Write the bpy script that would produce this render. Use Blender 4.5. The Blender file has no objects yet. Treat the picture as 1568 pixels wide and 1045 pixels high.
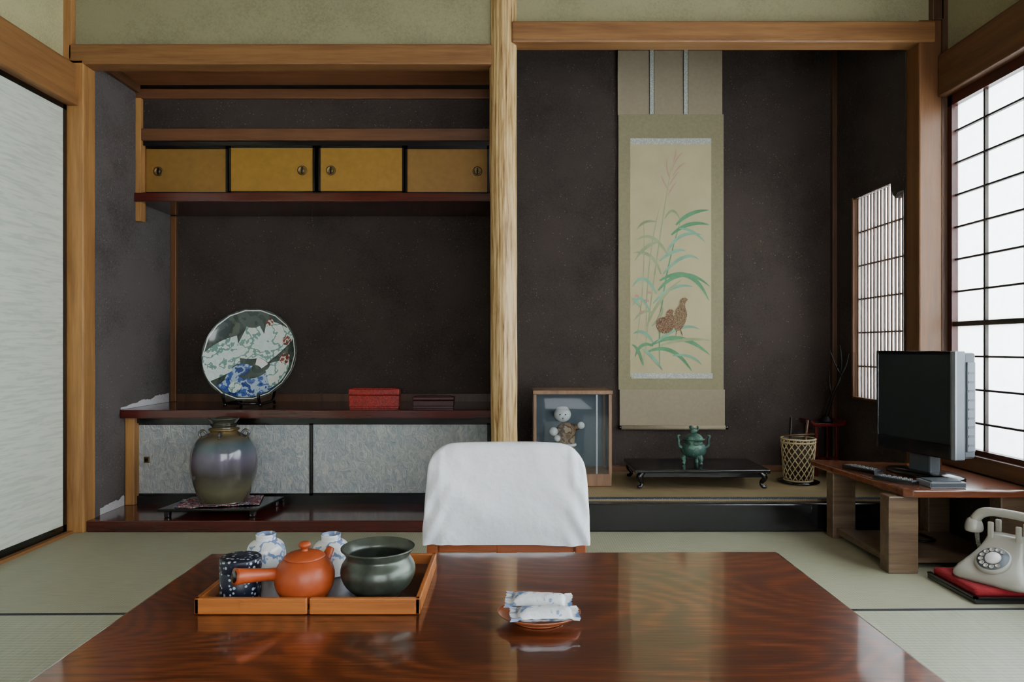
import bpy, bmesh, math, random
from mathutils import Vector, Matrix, noise
random.seed(4)
F=1045.0; CX=784.0; HY=531.0; H=0.8
scene=bpy.context.scene

def lin(c):
    if isinstance(c,str):
        c=c.lstrip('#'); c=[int(c[i:i+2],16)/255 for i in (0,2,4)]
    return tuple((v/12.92 if v<=0.04045 else ((v+0.055)/1.055)**2.4) for v in c)+(1.0,)

# ---------------------------------------------------------------- materials
def newmat(name):
    m=bpy.data.materials.new(name); m.use_nodes=True
    nt=m.node_tree; b=nt.nodes['Principled BSDF']
    return m,nt,b
def N(nt,t,**k):
    n=nt.nodes.new(t)
    for a,v in k.items(): setattr(n,a,v)
    return n
def coords(nt,scale=(1,1,1),kind='Object',rot=(0,0,0)):
    tc=N(nt,'ShaderNodeTexCoord'); mp=N(nt,'ShaderNodeMapping')
    mp.inputs['Scale'].default_value=scale; mp.inputs['Rotation'].default_value=rot
    nt.links.new(tc.outputs[kind],mp.inputs['Vector']); return mp.outputs[0]
def ramp(nt,src,stops,interp='LINEAR'):
    r=N(nt,'ShaderNodeValToRGB'); r.color_ramp.interpolation=interp
    e=r.color_ramp.elements
    while len(e)<len(stops): e.new(0.5)
    for el,(p,c) in zip(e,stops):
        el.position=p; el.color=lin(c) if not (isinstance(c,tuple) and len(c)==4) else c
    nt.links.new(src,r.inputs[0]); return r.outputs[0]
def noise_t(nt,vec,scale,detail=4,rough=.55,dist=0):
    n=N(nt,'ShaderNodeTexNoise'); n.inputs['Scale'].default_value=scale
    n.inputs['Detail'].default_value=detail; n.inputs['Roughness'].default_value=rough
    n.inputs['Distortion'].default_value=dist
    nt.links.new(vec,n.inputs['Vector']); return n.outputs[0]
def bump(nt,b,h,strength=.2,dist=.01):
    n=N(nt,'ShaderNodeBump'); n.inputs['Strength'].default_value=strength; n.inputs['Distance'].default_value=dist
    nt.links.new(h,n.inputs['Height']); nt.links.new(n.outputs[0],b.inputs['Normal'])
def plain(name,c,rough=.5,metal=0,coat=0,var=0.08,scale=12,bmp=0,bd=.005):
    m,nt,b=newmat(name); v=coords(nt)
    n=noise_t(nt,v,scale)
    L=lin(c)
    lo=tuple(x*(1-var) for x in L[:3])+(1.,); hi=tuple(min(1,x*(1+var)) for x in L[:3])+(1.,)
    nt.links.new(ramp(nt,n,[(.3,lo),(.7,hi)]),b.inputs['Base Color'])
    b.inputs['Roughness'].default_value=rough; b.inputs['Metallic'].default_value=metal
    b.inputs['Coat Weight'].default_value=coat; b.inputs['Coat Roughness'].default_value=.08
    if bmp: bump(nt,b,n,bmp,bd)
    return m
def wood(name,c1,c2,axis='X',rough=.45,coat=0,scale=1.0,bmp=.08):
    m,nt,b=newmat(name)
    s={'X':(.06,1,1),'Y':(1,.06,1),'Z':(1,1,.06)}[axis]
    v=coords(nt,s)
    n1=noise_t(nt,v,26*scale,5,.6,.4); n2=noise_t(nt,v,160*scale,3)
    mx=N(nt,'ShaderNodeMath',operation='MULTIPLY_ADD'); mx.inputs[1].default_value=.35
    nt.links.new(n2,mx.inputs[0]); nt.links.new(n1,mx.inputs[2])
    nt.links.new(ramp(nt,mx.outputs[0],[(.45,c1),(.85,c2)]),b.inputs['Base Color'])
    b.inputs['Roughness'].default_value=rough; b.inputs['Coat Weight'].default_value=coat
    b.inputs['Coat Roughness'].default_value=.1
    bump(nt,b,mx.outputs[0],bmp,.003)
    return m
def contour_wood(name):
    m,nt,b=newmat(name); v=coords(nt,(.55,1.3,1))
    n=noise_t(nt,v,1.7,2,.4,.2)
    k=N(nt,'ShaderNodeMath',operation='MULTIPLY'); k.inputs[1].default_value=260; nt.links.new(n,k.inputs[0])
    s=N(nt,'ShaderNodeMath',operation='SINE'); nt.links.new(k.outputs[0],s.inputs[0])
    v2=coords(nt,(.05,1,1)); f=noise_t(nt,v2,220,4)
    v3=coords(nt,(.6,1.2,1)); g=noise_t(nt,v3,2.0,2)
    a=N(nt,'ShaderNodeMath',operation='MULTIPLY_ADD'); a.inputs[1].default_value=.10
    nt.links.new(s.outputs[0],a.inputs[0]); nt.links.new(f,a.inputs[2])
    a2=N(nt,'ShaderNodeMath',operation='MULTIPLY_ADD'); a2.inputs[1].default_value=.7
    nt.links.new(g,a2.inputs[0]); nt.links.new(a.outputs[0],a2.inputs[2])
    col=ramp(nt,a2.outputs[0],[(.5,'#3a1a0d'),(.85,'#5c2c15'),(1.0,'#7a3e1e')])
    nt.links.new(col,b.inputs['Base Color'])
    b.inputs['Roughness'].default_value=.3; b.inputs['Coat Weight'].default_value=1; b.inputs['Coat Roughness'].default_value=.06
    b.inputs['Coat IOR'].default_value=1.6
    bump(nt,b,a.outputs[0],.03,.002)
    return m
def wall_mat(name,c,speck=None,rough=.95):
    m,nt,b=newmat(name); v=coords(nt)
    n=noise_t(nt,v,3,6,.6); L=lin(c)
    n3=noise_t(nt,v,110,4,.75)
    ad=N(nt,'ShaderNodeMath',operation='MULTIPLY_ADD'); ad.inputs[1].default_value=.9
    nt.links.new(n3,ad.inputs[0]); nt.links.new(n,ad.inputs[2])
    k=.30 if speck else .15
    col=ramp(nt,ad.outputs[0],[(.7,tuple(x*(1-k) for x in L[:3])+(1.,)),(1.2,tuple(x*(1+k) for x in L[:3])+(1.,))])
    if speck:
        vo=N(nt,'ShaderNodeTexVoronoi'); vo.inputs['Scale'].default_value=60; nt.links.new(v,vo.inputs['Vector'])
        sp=ramp(nt,vo.outputs['Distance'],[(.09,'#ffffff'),(.16,'#000000')])
        g=noise_t(nt,v,13,2); gm=ramp(nt,g,[(.5,'#000000'),(.56,'#ffffff')])
        mm=N(nt,'ShaderNodeMix',data_type='RGBA',blend_type='MULTIPLY'); mm.inputs[0].default_value=1
        nt.links.new(sp,mm.inputs[6]); nt.links.new(gm,mm.inputs[7])
        mx=N(nt,'ShaderNodeMix',data_type='RGBA'); nt.links.new(mm.outputs[2],mx.inputs[0])
        nt.links.new(col,mx.inputs[6]); mx.inputs[7].default_value=lin(speck); col=mx.outputs[2]
    nt.links.new(col,b.inputs['Base Color']); b.inputs['Roughness'].default_value=rough
    b.inputs['Specular IOR Level'].default_value=.25
    bump(nt,b,noise_t(nt,v,160,3),.5,.004)
    return m
def tatami(name,ca,cb,axis=0,rough=.5,sc=32):
    m,nt,b=newmat(name); v=coords(nt)
    w=N(nt,'ShaderNodeTexWave',bands_direction='X' if axis==0 else 'Y'); w.inputs['Scale'].default_value=sc
    w.inputs['Distortion'].default_value=.3; nt.links.new(v,w.inputs['Vector'])
    v2=coords(nt,(3,60,1) if axis==0 else (60,3,1)); n=noise_t(nt,v2,4,4)
    a=N(nt,'ShaderNodeMath',operation='MULTIPLY_ADD'); a.inputs[1].default_value=.3
    nt.links.new(w.outputs[1],a.inputs[0]); nt.links.new(n,a.inputs[2])
    nt.links.new(ramp(nt,a.outputs[0],[(.35,ca),(.85,cb)]),b.inputs['Base Color'])
    b.inputs['Roughness'].default_value=rough; bump(nt,b,a.outputs[0],.25,.002)
    return m
def pattern(name,cols,scale=40,rough=.3,coat=0,dist=.0,kind='Object'):
    m,nt,b=newmat(name); v=coords(nt,kind=kind)
    n=N(nt,'ShaderNodeTexNoise'); n.inputs['Scale'].default_value=scale; n.inputs['Detail'].default_value=3
    n.inputs['Distortion'].default_value=dist; nt.links.new(v,n.inputs['Vector'])
    k=len(cols); st=[(.32+.36*i/k if i else 0,c) for i,c in enumerate(cols)]
    nt.links.new(ramp(nt,n.outputs[0],st,'CONSTANT'),b.inputs['Base Color'])
    b.inputs['Roughness'].default_value=rough; b.inputs['Coat Weight'].default_value=coat
    return m
def dots(name,base,dot,scale=90,size=.35,rough=.35):
    m,nt,b=newmat(name); v=coords(nt)
    vo=N(nt,'ShaderNodeTexVoronoi'); vo.inputs['Scale'].default_value=scale; nt.links.new(v,vo.inputs['Vector'])
    nt.links.new(ramp(nt,vo.outputs['Distance'],[(size,dot),(size+.08,base)]),b.inputs['Base Color'])
    b.inputs['Roughness'].default_value=rough; return m

M={}
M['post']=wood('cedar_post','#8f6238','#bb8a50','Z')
M['postR']=wood('cedar_post_shaded','#5a3a22','#79502c','Z')  # darker copy of the cedar: the right post's backlit shade is in the colour
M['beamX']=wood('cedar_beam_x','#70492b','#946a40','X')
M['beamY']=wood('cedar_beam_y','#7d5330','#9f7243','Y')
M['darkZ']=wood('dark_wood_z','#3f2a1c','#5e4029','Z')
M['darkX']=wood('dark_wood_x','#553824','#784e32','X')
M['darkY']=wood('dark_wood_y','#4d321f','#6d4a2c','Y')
M['shelfred']=wood('red_lacquer_wood','#331210','#571f18','X',.2,.6,bmp=.02)
M['black']=plain('black_lacquer','#0d0d10',.22,0,.4)
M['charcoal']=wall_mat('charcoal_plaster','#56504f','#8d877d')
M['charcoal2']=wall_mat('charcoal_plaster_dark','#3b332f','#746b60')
M['olive']=wall_mat('olive_plaster','#8f8b6c')
M['cream']=wall_mat('cream_plaster','#b3ad83')
M['oldwhite']=wall_mat('salt_white','#c5c3c6')
M['ceil']=wood('ceiling_boards','#5f4630','#8a6a48','Y')
M['ceil2']=wood('alcove_ceiling_boards','#7a4a2d','#9c6640','X')
M['tatami']=tatami('tatami_rush','#92927a','#abab92',0)
M['tatami2']=tatami('tatami_rush_cross','#969a84','#b8bba4',1,.42,20)  # crosswise weave; its brighter reflection of daylight is put into the colour
M['goza']=tatami('alcove_mat','#7b6a49','#958360',0)
M['heri']=plain('tatami_border_cloth','#2b2b33',.8)
M['table']=contour_wood('lacquered_zelkova')
M['traywood']=wood('tray_wood','#8d4f22','#bb7032','X',.35,.3)
M['traybase']=wood('tray_base','#2a120a','#45200f','X',.3,.3)
M['cloth']=plain('white_cotton','#f1f4fc',.9,var=.02,scale=11,bmp=.55,bd=.02)
M['chair']=wood('chair_wood','#8e431e','#b35d2c','X',.35,.3)
M['clay']=plain('red_clay','#a84a22',.42,var=.1,scale=60)
M['white_blue']=pattern('porcelain_blue_white',['#dfe3e4','#dfe3e4','#dfe3e4','#7c93bb','#dfe3e4','#dfe3e4'],26,.15,.4)
M['porc']=plain('white_porcelain','#dfdedb',.2,0,.3,.03)
M['navydots']=dots('navy_floral','#141b2e','#aab7c6',120,.28)
M['silver']=plain('silver_plastic','#858a90',.35,.3)
M['sgrey']=plain('blue_grey_plastic','#5b636b',.4,.1)
M['dgrey']=plain('grey_plastic','#3f454b',.4)
M['screen']=plain('tv_screen','#1f2628',.3,0,0,.02)
M['phone']=plain('grey_bakelite','#a8a69c',.3,0,.4,.03)
M['redcloth']=plain('red_felt','#8e1722',.9,bmp=.4,scale=80)
M['bronze']=pattern('green_bronze',['#27403a','#3a5d50','#2f4e45','#557c6c'],30,.45)
M['kensui']=plain('dark_bronze_glaze','#464e45',.3,.35,.2,.5,25)
M['scroll_o']=plain('scroll_taupe_silk','#92856f',.85,var=.06,scale=60)
M['scroll_m']=plain('scroll_gold_silk','#857e60',.8,var=.08,scale=90)
M['scroll_p']=plain('scroll_painting_silk','#b1a680',.85,var=.06,scale=8)
M['scroll_t']=dots('scroll_brocade_strip','#a0a5a0','#c9c6b2',150,.35,.8)
M['leafA']=plain('paint_green','#568a63',.8,var=.2)
M['leafB']=plain('paint_pale_green','#8d9a70',.8,var=.2)
M['leafC']=plain('paint_teal','#74a085',.8,var=.2)
M['quail']=pattern('paint_quail_brown',['#6b4c35','#84644a','#4c382c','#998062'],110,.8)
M['quail2']=pattern('paint_quail_grey',['#725a42','#88704f','#564334','#9a8560'],110,.8)
M['pink']=plain('paint_pink','#ab8a78',.8)
M['gold']=plain('gold_paper','#a87f38',.42,.35,0,.08,30)
M['golddark']=plain('gold_paper_dim','#977238',.45,.3,0,.1,30)
M['brass']=plain('aged_brass','#7f6a43',.4,.7)
M['iron']=plain('black_iron','#15120f',.45,.5)
M['basketi']=plain('bamboo_strip','#b09d78',.6)
M['basketd']=plain('basket_inner','#3b3324',.8)
M['redbox']=pattern('carved_red_lacquer',['#7c1511','#a3221a','#5b0d0c','#8d1a15'],120,.35,.2)
M['redbox2']=pattern('dark_carved_lacquer',['#350b0c','#4a1011','#2a0808','#3f0d0e'],120,.35,.2)
M['furo']=pattern('brocade_cloth',['#7d1f28','#c9bfc2','#2e3c63','#9a3035','#b6a9a0'],30,.7,0,1.5)
M['platebase']=pattern('imari_ground',['#313e39','#414e49','#313e39','#4a544b'],9,.15,.5)
M['plateblue']=pattern('imari_blue',['#1b2f6b','#3a5b9d','#9fb6cc','#1f3a80'],22,.15,.5)
M['platewhite']=pattern('imari_white',['#cfdcd9','#c3d6d2','#cfdcd9','#6f958c','#d5ddd9','#d2d8d0'],18,.15,.5)
M['platered']=pattern('imari_red',['#8d3a2a','#c9ccbf','#74281f','#35574d'],40,.15,.5)
M['kokeshi']=pattern('doll_robe',['#7a5e46','#8d7157','#5a4536','#9d856a'],25,.6)
M['tvwood']=wood('stand_wood','#4e3a2c','#75604a','X',.35,.3)
M['tvtop']=wood('stand_top_wood','#5a3020','#7b4830','X',.18,.6)

def vase_mat():
    m,nt,b=newmat('iridescent_glaze'); tc=N(nt,'ShaderNodeTexCoord'); sp=N(nt,'ShaderNodeSeparateXYZ')
    nt.links.new(tc.outputs['Generated'],sp.inputs[0])
    v=coords(nt); n=noise_t(nt,v,9,4,.6,.5)
    a=N(nt,'ShaderNodeMath',operation='MULTIPLY_ADD'); a.inputs[1].default_value=.16; nt.links.new(n,a.inputs[0]); nt.links.new(sp.outputs[2],a.inputs[2])
    nt.links.new(ramp(nt,a.outputs[0],[(.08,'#474031'),(.25,'#68654f'),(.42,'#4a4542'),(.62,'#665f72'),(.78,'#4c5e64'),(.92,'#6f5d3a'),(1,'#383830')]),b.inputs['Base Color'])
    b.inputs['Roughness'].default_value=.2; b.inputs['Metallic'].default_value=.1; b.inputs['Coat Weight'].default_value=.6
    return m
M['vase']=vase_mat()
def silver_panel():
    m,nt,b=newmat('silver_leaf_paper')
    n2=noise_t(nt,coords(nt,(1.6,1,1)),22,5,.7,1.5)
    nt.links.new(ramp(nt,n2,[(.35,'#98a1a9'),(.5,'#afb4b5'),(.65,'#c9cac3')]),b.inputs['Base Color'])
    b.inputs['Roughness'].default_value=.45; b.inputs['Metallic'].default_value=.1; bump(nt,b,n2,.8,.01); return m
M['silverpanel']=silver_panel()
def fusuma_mat():
    m,nt,b=newmat('fusuma_paper'); v=coords(nt,(1,1.2,14))
    n=noise_t(nt,v,6,5,.6,.5)
    nt.links.new(ramp(nt,n,[(.40,'#c9d0c2'),(.5,'#d9dfd0'),(.62,'#e0e4d6')]),b.inputs['Base Color'])
    b.inputs['Roughness'].default_value=.8; return m
M['fusuma']=fusuma_mat()
def paper_mat():
    m,nt,b=newmat('shoji_paper'); nt.nodes.remove(b); out=nt.nodes['Material Output']
    d=N(nt,'ShaderNodeBsdfDiffuse'); t=N(nt,'ShaderNodeBsdfTranslucent'); mx=N(nt,'ShaderNodeMixShader')
    v=coords(nt); c=ramp(nt,noise_t(nt,v,30,3),[(.3,'#e9edee'),(.7,'#f3f6f7')])
    nt.links.new(c,d.inputs[0]); nt.links.new(c,t.inputs[0]); mx.inputs[0].default_value=.7
    nt.links.new(d.outputs[0],mx.inputs[1]); nt.links.new(t.outputs[0],mx.inputs[2]); nt.links.new(mx.outputs[0],out.inputs[0]); return m
M['paper']=paper_mat()
def glass_mat():
    m,nt,b=newmat('case_glass'); nt.nodes.remove(b); out=nt.nodes['Material Output']
    d=N(nt,'ShaderNodeBsdfTransparent'); t=N(nt,'ShaderNodeBsdfGlossy'); mx=N(nt,'ShaderNodeMixShader'); t.inputs['Roughness'].default_value=.03
    f=N(nt,'ShaderNodeFresnel'); f.inputs[0].default_value=1.3
    nt.links.new(f.outputs[0],mx.inputs[0]); d.inputs[0].default_value=(.94,.97,.98,1)
    nt.links.new(d.outputs[0],mx.inputs[1]); nt.links.new(t.outputs[0],mx.inputs[2]); nt.links.new(mx.outputs[0],out.inputs[0]); return m
M['glass']=glass_mat()

# ---------------------------------------------------------------- mesh helpers
def mesh_obj(name,verts,faces,mat,smooth=False):
    me=bpy.data.meshes.new(name); me.from_pydata([tuple(v) for v in verts],[],faces); me.update()
    bm=bmesh.new(); bm.from_mesh(me); bmesh.ops.recalc_face_normals(bm,faces=bm.faces); bm.to_mesh(me); bm.free()
    o=bpy.data.objects.new(name,me); scene.collection.objects.link(o)
    me.materials.append(M[mat] if isinstance(mat,str) else mat)
    if smooth:
        for p in me.polygons: p.use_smooth=True
    return o
def open_mesh(name,verts,faces,mat,smooth=False):
    me=bpy.data.meshes.new(name); me.from_pydata([tuple(v) for v in verts],[],faces); me.update()
    o=bpy.data.objects.new(name,me); scene.collection.objects.link(o); me.materials.append(M[mat])
    if smooth:
        for p in me.polygons: p.use_smooth=True
    return o
def bev(o,w,seg=2):
    if w:
        m=o.modifiers.new('bevel','BEVEL'); m.width=w; m.segments=seg; m.limit_method='ANGLE'
        m.harden_normals=False
    return o
def box(name,x0,x1,y0,y1,z0,z1,mat,b=0):
    v=[(x,y,z) for z in (z0,z1) for y in (y0,y1) for x in (x0,x1)]
    f=[(0,2,3,1),(4,5,7,6),(0,1,5,4),(2,6,7,3),(0,4,6,2),(1,3,7,5)]
    return bev(mesh_obj(name,v,f,mat),b)
def prism(name,pts,z0,z1,mat,b=0,plane='XY'):
    n=len(pts)
    def P(p,h):
        if plane=='XY': return (p[0],p[1],h)
        if plane=='YZ': return (h,p[0],p[1])
        return (p[0],h,p[1])
    v=[P(p,z0) for p in pts]+[P(p,z1) for p in pts]
    f=[tuple(range(n))[::-1],tuple(range(n,2*n))]+[(i,(i+1)%n,n+(i+1)%n,n+i) for i in range(n)]
    return bev(mesh_obj(name,v,f,mat),b)
def lathe(name,prof,c,mat,seg=48,smooth=True,fn=None):
    v=[];f=[];n=len(prof)
    for r,z in prof:
        for s in range(seg):
            a=2*math.pi*s/seg; rr=r*(fn(a,z) if fn else 1)
            v.append((c[0]+rr*math.cos(a),c[1]+rr*math.sin(a),c[2]+z))
    for i in range(n-1):
        for s in range(seg):
            t=(s+1)%seg; f.append((i*seg+s,i*seg+t,(i+1)*seg+t,(i+1)*seg+s))
    if prof[0][0]>1e-5: f.append(tuple(range(seg))[::-1])
    if prof[-1][0]>1e-5: f.append(tuple(range((n-1)*seg,n*seg)))
    return mesh_obj(name,v,f,mat,smooth)
def sm(prof,k=4):
    out=[];n=len(prof)
    for i in range(n-1):
        p0=prof[max(i-1,0)];p1=prof[i];p2=prof[i+1];p3=prof[min(i+2,n-1)]
        for j in range(k):
            t=j/k
            out.append(tuple(max(0.0 if d==0 else -9,.5*((2*p1[d])+(-p0[d]+p2[d])*t+(2*p0[d]-5*p1[d]+4*p2[d]-p3[d])*t*t+(-p0[d]+3*p1[d]-3*p2[d]+p3[d])*t**3)) for d in (0,1)))
    out.append(prof[-1]); return out
def tube(name,pts,r,mat,seg=10,smooth=True,k=0,flat=1.0):
    pts=[Vector(p) for p in pts]
    rs=r if isinstance(r,(list,tuple)) else [r]*len(pts)
    if k:
        P=[];R=[];n=len(pts)
        for i in range(n-1):
            a,b,c,d=pts[max(i-1,0)],pts[i],pts[i+1],pts[min(i+2,n-1)]
            for j in range(k):
                t=j/k
                P.append(.5*((2*b)+(-a+c)*t+(2*a-5*b+4*c-d)*t*t+(-a+3*b-3*c+d)*t**3)); R.append(rs[i]*(1-t)+rs[i+1]*t)
        P.append(pts[-1]);R.append(rs[-1]); pts,rs=P,R
    v=[];f=[];n=len(pts); up=None
    for i,p in enumerate(pts):
        t=(pts[min(i+1,n-1)]-pts[max(i-1,0)]).normalized()
        if up is None:
            up=Vector((0,0,1)) if abs(t.z)<.9 else Vector((1,0,0))
        s=t.cross(up).normalized(); up=s.cross(t).normalized()
        for q in range(seg):
            a=2*math.pi*q/seg; v.append(p+s*(math.cos(a)*rs[i])+up*(math.sin(a)*rs[i]*flat))
    for i in range(n-1):
        for q in range(seg):
            w=(q+1)%seg; f.append((i*seg+q,i*seg+w,(i+1)*seg+w,(i+1)*seg+q))
    f.append(tuple(range(seg))[::-1]); f.append(tuple(range((n-1)*seg,n*seg)))
    return mesh_obj(name,v,f,mat,smooth)
def ball(name,c,r,mat,sc=(1,1,1),seg=24):
    prof=[(r*math.sin(math.pi*i/16),-r*math.cos(math.pi*i/16)) for i in range(17)]
    prof[0]=(0.0001,-r); prof[-1]=(0.0001,r)
    v=lathe(name,prof,(0,0,0),mat,seg)
    for q in v.data.vertices: q.co=Vector((q.co.x*sc[0]+c[0],q.co.y*sc[1]+c[1],q.co.z*sc[2]+c[2]))
    return v
def xform(objs,mat):
    for o in objs:
        o.data.transform(mat)
def group(name,parts,base):
    e=bpy.data.objects.new(name,None); e.empty_display_size=.1; scene.collection.objects.link(e)
    base=Vector(base); e.location=base
    for p in parts:
        p.parent=e; p.location=p.location-base
    return e
def recenter(o):
    vs=[v.co for v in o.data.vertices]
    c=Vector([(min(v[i] for v in vs)+max(v[i] for v in vs))/2 for i in range(3)])
    o.data.transform(Matrix.Translation(-c)); o.location=c; return o
def join(name,parts):
    me=bpy.data.meshes.new(name); bm=bmesh.new(); mats=[]
    for p in parts:
        m=p.data.materials[0]
        if m not in mats: mats.append(m)
        idx=mats.index(m); s=len(bm.faces); bm.from_mesh(p.data); bm.faces.ensure_lookup_table()
        for f in bm.faces[s:]: f.material_index=idx
    bm.to_mesh(me); bm.free()
    for m in mats: me.materials.append(m)
    for p in parts: bpy.data.objects.remove(p)
    o=bpy.data.objects.new(name,me); scene.collection.objects.link(o); return o
tn=[0]
def trim(*a,**k):
    tn[0]+=1
    return box('trim_%d'%tn[0],*a,**k)
def PX(px,d): return (px-CX)/F*d
def PZ(py,d): return H-(py-HY)/F*d

# ---------------------------------------------------------------- room shell
XL=-1.90; XR=1.87; D=2.95; DB=3.68
join('floor',[prism('fa',[(-2,2.0281),(2,2.0814),(2,3.78),(-2,3.78)],-.12,0,'tatami'),prism('fb',[(-2,-1.3),(2,-1.3),(2,2.0814),(-2,2.0281)],-.12,0,'tatami2')])
box('ceiling',-2.0,2.0,-1.3,2.99,2.45,2.53,'ceil')
def heri(name,x0,y0,x1,y1,w=.012):
    d=Vector((x1-x0,y1-y0,0)).normalized(); n=Vector((-d.y,d.x,0))*w/2
    p=[(x0-n.x,y0-n.y),(x1-n.x,y1-n.y),(x1+n.x,y1+n.y),(x0+n.x,y0+n.y)]
    return prism(name,p,0,.002,'heri')
tn[0]+=1; heri('trim_%d'%tn[0],-1.88,2.03,1.84,2.08)
wl=[box('w1',-2.0,-1.92,-1.3,2.95,0,2.45,'cream')]
wl[0].name='wall_left'
def fusuma(name,y0,y1,x):
    parts=[box('paper',x-.012,x-.002,y0+.02,y1-.02,.04,1.81,'fusuma'),
     box('stile_1',x-.02,x,y0,y0+.022,.012,1.83,'black'),box('stile_2',x-.02,x,y1-.022,y1,.012,1.83,'black'),
     box('rail_bottom',x-.02,x,y0,y1,.012,.042,'black'),box('rail_top',x-.02,x,y0,y1,1.808,1.83,'black')]
    group(name,parts,(x-.01,(y0+y1)/2,.012))
fusuma('door_1',1.95,2.91,-1.898); fusuma('door_2',.98,1.94,-1.898); fusuma('door_3',.01,.97,-1.898); fusuma('door_4',-.96,0,-1.898)
trim(-1.92,-1.875,-1.3,2.92,0,.012,'beamY')
trim(-1.92,-1.855,-1.3,2.92,1.83,1.87,'beamY',b=.003)
trim(-1.92,-1.865,-1.3,2.92,1.87,2.01,'beamY',b=.006)
trim(-1.925,-1.833,2.92,3.02,0,2.03,'post',b=.006)
trim(-1.925,-1.885,2.92,2.99,2.03,2.45,'post',b=.004)
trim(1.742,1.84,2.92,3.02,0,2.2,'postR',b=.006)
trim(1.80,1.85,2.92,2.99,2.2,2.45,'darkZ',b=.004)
trim(-1.90,-.085,2.92,3.0,2.009,2.097,'beamX',b=.006)
trim(-.0,1.81,2.915,3.0,2.102,2.193,'beamX',b=.006)
box('wall_front_upper_left',-1.885,-.07,2.95,3.0,2.097,2.45,'olive').name='wall_back_upper'
box('wall_back_upper_alcove',0.0,1.80,2.95,3.0,2.193,2.45,'olive')
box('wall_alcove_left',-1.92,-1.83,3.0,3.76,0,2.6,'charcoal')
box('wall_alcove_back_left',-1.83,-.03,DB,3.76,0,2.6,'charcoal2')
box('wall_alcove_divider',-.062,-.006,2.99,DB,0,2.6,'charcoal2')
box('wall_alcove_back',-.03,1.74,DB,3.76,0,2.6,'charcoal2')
box('ceiling_alcove_left',-1.83,-.062,3.0,3.34,2.075,2.10,'ceil2')
box('ceiling_alcove',-.062,1.8,3.0,DB,2.58,2.6,'ceil')
trim(-1.83,-1.81,3.0,3.33,2.035,2.075,'darkY')
trim(-1.83,-.062,3.325,3.34,2.058,2.075,'black')  # added black strip, stands in for the shadow gap under the ceiling
trim(-1.83,-.062,3.32,3.345,2.008,2.056,'darkX',b=.003)
box('wall_alcove_transom',-1.83,-.062,3.335,3.38,1.861,2.10,'charcoal2')
trim(-1.83,-1.802,3.315,3.36,1.41,2.01,'post',b=.003)
trim(-1.83,-1.80,3.655,3.68,.504,1.50,'postR',b=.003)
trim(-1.80,-.062,3.668,3.68,.504,.545,'darkZ')
trim(1.715,1.74,3.65,3.68,.13,2.58,'darkZ',b=.003)
def cabinet():
    ps=[box('bottom_board',-1.828,-.064,3.30,3.678,1.502,1.545,'shelfred',.004),
        box('top_rail',-1.802,-.064,3.315,3.36,1.803,1.861,'darkX',.003),
        box('track_black_top',-1.80,-.064,3.33,3.40,1.782,1.803,'black'),
        box('track_black_bottom',-1.80,-.064,3.33,3.40,1.545,1.553,'black')]
    xs=[(221,349,0),(351,482,1),(488,619,1),(621,749,0)]
    hx=[243,463,507,731]
    for i,((a,b_,fr),h) in enumerate(zip(xs,hx)):
        y=3.345 if fr else 3.362; d=y
        x0,x1=PX(a,d),PX(b_,d)
        ps.append(box('panel_%d'%i,x0+.008,x1-.008,y,y+.01,1.56,1.775,'gold' if fr else 'golddark'))
        ps+= [box('frame_%da'%i,x0,x1,y-.003,y+.012,1.552,1.562,'black'),box('frame_%db'%i,x0,x1,y-.003,y+.012,1.773,1.783,'black'),
              box('frame_%dc'%i,x0,x0+.01,y-.003,y+.012,1.552,1.783,'black'),box('frame_%dd'%i,x1-.01,x1,y-.003,y+.012,1.552,1.783,'black')]
        hc=Vector((PX(h,d),y-.001,1.663))
        rg=lathe('pull_%d'%i,[(.022,0),(.024,.002),(.018,.004),(.016,.001),(.006,.001),(.004,.003),(.001,.003)],(0,0,0),'brass',24)
        rg.data.transform(Matrix.Translation(hc)@Matrix.Rotation(math.radians(90),4,'X')); ps.append(rg)
        ps.append(box('pull_bar_%d'%i,hc.x-.003,hc.x+.003,hc.y-.006,hc.y-.002,hc.z-.017,hc.z+.017,'iron'))
    ps.append(box('carcass_back',-1.80,-.064,3.40,3.66,1.545,1.80,'black'))
    group('overhead_cabinet',ps,(-.95,3.5,1.502))
cabinet()
def lower():
    ps=[box('top_board',-1.828,-.064,3.18,3.678,.465,.504,'shelfred',.004),
        box('side_post',-1.828,-1.785,3.225,3.30,.05,.465,'post',.003),
        box('rail_top',-1.785,-.064,3.25,3.32,.434,.465,'black'),
        box('rail_bottom',-1.785,-.064,3.25,3.32,.05,.088,'black'),
        box('inner',-1.785,-.064,3.32,3.66,.05,.465,'black')]
    xs=[(203,478),(476,750)]
    for i,(a,b_) in enumerate(xs):
        y=3.268+.012*i; x0,x1=PX(a,y),min(PX(b_,y),-.066)
        ps.append(box('panel_%d'%i,x0+.01,x1-.01,y,y+.008,.095,.43,'silverpanel'))
        for j,(p0,p1,q0,q1) in enumerate([(x0,x1,.086,.097),(x0,x1,.425,.436),(x0,x0+.012,.086,.436),(x1-.012,x1,.086,.436)]):
            ps.append(box('frame_%d_%d'%(i,j),p0,p1,y-.004,y+.010,q0,q1,'black'))
    hx=PX(225,3.266)
    ps.append(box('pull',hx-.013,hx+.013,3.262,3.268,.243,.273,'brass',.002)); ps.append(box('pull_in',hx-.008,hx+.008,3.260,3.263,.249,.267,'iron'))
    group('low_cabinet',ps,(-.95,3.45,.05))
lower()
trim(-1.83,-.06,2.935,3.68,0,.05,'shelfred',b=.004)
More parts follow.
